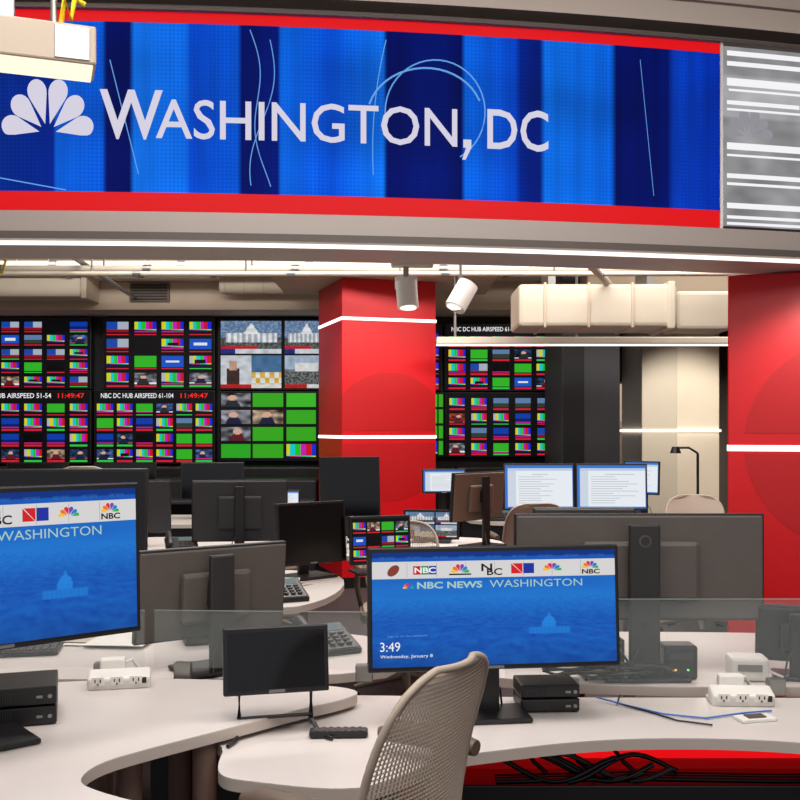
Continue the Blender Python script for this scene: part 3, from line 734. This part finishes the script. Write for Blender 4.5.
# ---------------------------------------------------------------- mesh office chairs
def bez(v):
    pts = [(0, .13), (.1, .165), (.3, .20), (.5, .215), (.7, .212), (.82, .203), (.89, .188), (.94, .166), (.97, .140), (.99, .108), (1, .075)]
    for i in range(len(pts)-1):
        if pts[i][0] <= v <= pts[i+1][0]:
            t = (v-pts[i][0])/(pts[i+1][0]-pts[i][0]); return pts[i][1]+(pts[i+1][1]-pts[i][1])*t
    return .075
def office_chair(x, y, facing, top=1.02, detail=True, armz=.71, lean=.15, ws=1.0):
    emp = bpy.data.objects.new('office_chair', None); scene.collection.objects.link(emp)
    emp.location = (x, y, 0); emp.rotation_euler = (0, 0, facing)
    z0 = .44
    def P(u, v):
        hw = bez(v)*ws; q = u*2-1; xx = q*hw
        yy = -.18-lean*v+.035*math.sin(v*math.pi*.9)-.0+.04*abs(q)**2*(.5+.5*math.sin(v*math.pi))
        return Vector((xx, yy, z0+(top-z0)*v))
    nu, nv = (40, 60) if detail else (14, 18)
    vs = [j/nv for j in range(nv+1)]
    m = MB('back_mesh'); V = [P(i/nu, vj) for vj in vs for i in range(nu+1)]
    m.raw(V, [(j*(nu+1)+i, j*(nu+1)+i+1, (j+1)*(nu+1)+i+1, (j+1)*(nu+1)+i) for j in range(nv) for i in range(nu)], CHR)
    ob = m.done(parent=emp)
    if detail:
        w = ob.modifiers.new('w', 'WIREFRAME'); w.thickness = .0050; w.use_even_offset = False
    else:
        w = ob.modifiers.new('s', 'SOLIDIFY'); w.thickness = .012
    m = MB('frame')
    vv = [j/30*.9 for j in range(31)]+[.92, .94, .96, .975, .985, .995]
    loop = [P(0, j) for j in vv]+[P(i/6, 1) for i in range(0, 7)]+[P(1, j) for j in reversed(vv)]+[P(i/8, 0) for i in range(7, 0, -1)]
    m.tube(loop, .008, CHR, 8, True)
    m.tube([P(.5, .35)+Vector((0, -.03, 0)), P(.5, .25)+Vector((0, -.045, 0)), P(.5, .05)+Vector((0, -.05, 0)), (0, -.18, .38), (0, -.05, .38)], [.016, .022, .026, .03, .03], CHRF, 10)
    for sx in (-1, 1):
        m.tube([(sx*.10, -.16, .40), (sx*.23, -.14, .44), (sx*.26, -.12, .58), (sx*.26, -.06, armz-.02)], [.018, .018, .016, .015], CHRF, 10)
        pts = [(sx*.25, -.17, armz-.005), (sx*.26, -.10, armz), (sx*.255, .03, armz), (sx*.245, .08, armz-.01)]
        m.tube(pts, [.018, .027, .027, .016], CHRF, 12)
    m.cyl((0, 0, .10), (0, 0, .40), .028, METAL, 16); m.box((0, 0, .40), (.2, .26, .05), BLK, .015)
    for k in range(5):
        a = k*2*math.pi/5+.3; dx, dy = math.cos(a), math.sin(a)
        m.tube([(dx*.02, dy*.02, .12), (dx*.15, dy*.15, .10), (dx*.30, dy*.30, .075)], [.028, .022, .014], CHRF, 8)
        m.cyl((dx*.30-dy*.02, dy*.30+dx*.02, .028), (dx*.30+dy*.02, dy*.30-dx*.02, .028), .028, BLK, 14)
    m.done(parent=emp)
    m = MB('seat'); n = 20; pts = []
    for k in range(n*2):
        t = math.pi*2*k/(n*2); c, s_ = math.cos(t), math.sin(t)
        pts.append((.25*math.copysign(abs(c)**.5, c), .02+.23*math.copysign(abs(s_)**.5, s_)))
    m.prism(pts, .43, .475, CHRF); m.prism([(p[0]*.93, p[1]*.93) for p in pts], .475, .49, CHR); m.done(parent=emp)
    return emp
fa = math.radians(59)
back = Vector((.101, 1.98)); fdir = Vector((-math.sin(fa), math.cos(fa)))
o = back+fdir*.24
office_chair(o.x, o.y, fa, 1.0, True, .755, .10)
office_chair(.03, 5.50, math.radians(185), .93, True)
office_chair(2.15, 7.2, math.radians(170), .97, False)
office_chair(1.85, 4.15, math.radians(90), .90, False)
office_chair(-2.25, 7.3, math.radians(5), 1.2, False)
office_chair(-1.0, 7.2, math.radians(30), .95, False)
office_chair(.9, 7.2, math.radians(10), .95, False)
# floor lamp
m = MB('floor_lamp'); m.cyl((0, 0, 0), (0, 0, .02), .12, BLK, 24); m.cyl((0, 0, .02), (0, 0, 1.25), .012, BLK, 10)
m.tube([(0, 0, 1.25), (-.08, 0, 1.30), (-.2, 0, 1.30)], .010, BLK); m.cyl((-.2, 0, 1.31), (-.2, 0, 1.25), .03, BLK, 16, .05); m.done((2.68, 9.0, 0))
# ---------------------------------------------------------------- lights
def area(x, y, z, sx, sy, e, col=(1, .955, .91), aim=None):
    L = bpy.data.lights.new('ceiling_and_fill_lamp', 'AREA'); L.shape = 'RECTANGLE'; L.size = sx; L.size_y = sy; L.energy = e; L.color = col
    o = bpy.data.objects.new('ceiling_and_fill_lamp', L); scene.collection.objects.link(o); o.location = (x, y, z)
    if aim: o.rotation_euler = (Vector(aim)-Vector((x, y, z))).to_track_quat('-Z', 'Y').to_euler()
    return o
area(-.6, 1.6, 3.5, 1.4, 1.4, 56); area(1.2, 2.2, 3.5, 1.2, 1.2, 46); area(-1.5, 2.6, 3.5, 1, 1, 20)
area(-1.2, 6.2, 3.5, 2, 2, 105); area(1.2, 6.5, 3.5, 2, 1.5, 100); area(3, 8.5, 3.5, 1, 1, 50)
area(-2, 8.2, 3.4, 5, .3, 60, aim=(-2, 10.8, 2.2)); area(3.0, 14, 3.4, 1.5, 1.5, 150)  # long aimed light is fill added to brighten the bulkhead, no fixture there
area(1.6, 7.0, 3.4, 2, .3, 22, aim=(1.6, 8.2, 2.4)); area(.5, .3, 3.5, 1.2, 1.2, 45, aim=(.5, 3.8, 2.9))  # light aimed at the air duct is added fill, not a room fixture
def spot(x, y, z, aim, e, ang, col=(1, .94, .87)):
    L = bpy.data.lights.new('spot', 'SPOT'); L.energy = e; L.spot_size = math.radians(ang); L.spot_blend = .7; L.color = col; L.shadow_soft_size = .05
    o = bpy.data.objects.new('wash_and_fill_spot', L); scene.collection.objects.link(o); o.location = (x, y, z)
    o.rotation_euler = (Vector(aim)-Vector((x, y, z))).to_track_quat('-Z', 'Y').to_euler()
spot(-.1, 7.2, 3.3, (-.1, 9.3, 1.2), 100, 60); spot(1.85, 4.25, 2.15, (2.1, 4.75, 1.3), 20, 110)
spot(3.0, 9.3, 2.5, (3.12, 11, 1.4), 170, 60)  # fill spot added to brighten the white corridor column, no fixture modelled
w = bpy.data.worlds.new('w'); scene.world = w; w.use_nodes = True
w.node_tree.nodes['Background'].inputs[0].default_value = (.95, .95, 1, 1); w.node_tree.nodes['Background'].inputs[1].default_value = .5
# ---------------------------------------------------------------- camera
cd = bpy.data.cameras.new('camera'); cd.sensor_width = 36; cd.lens = 45; cd.shift_y = (430-400)/800
cam = bpy.data.objects.new('camera', cd); scene.collection.objects.link(cam)
cam.location = (0, 0, CAMZ); cam.rotation_euler = (math.pi/2, 0, 0); scene.camera = cam
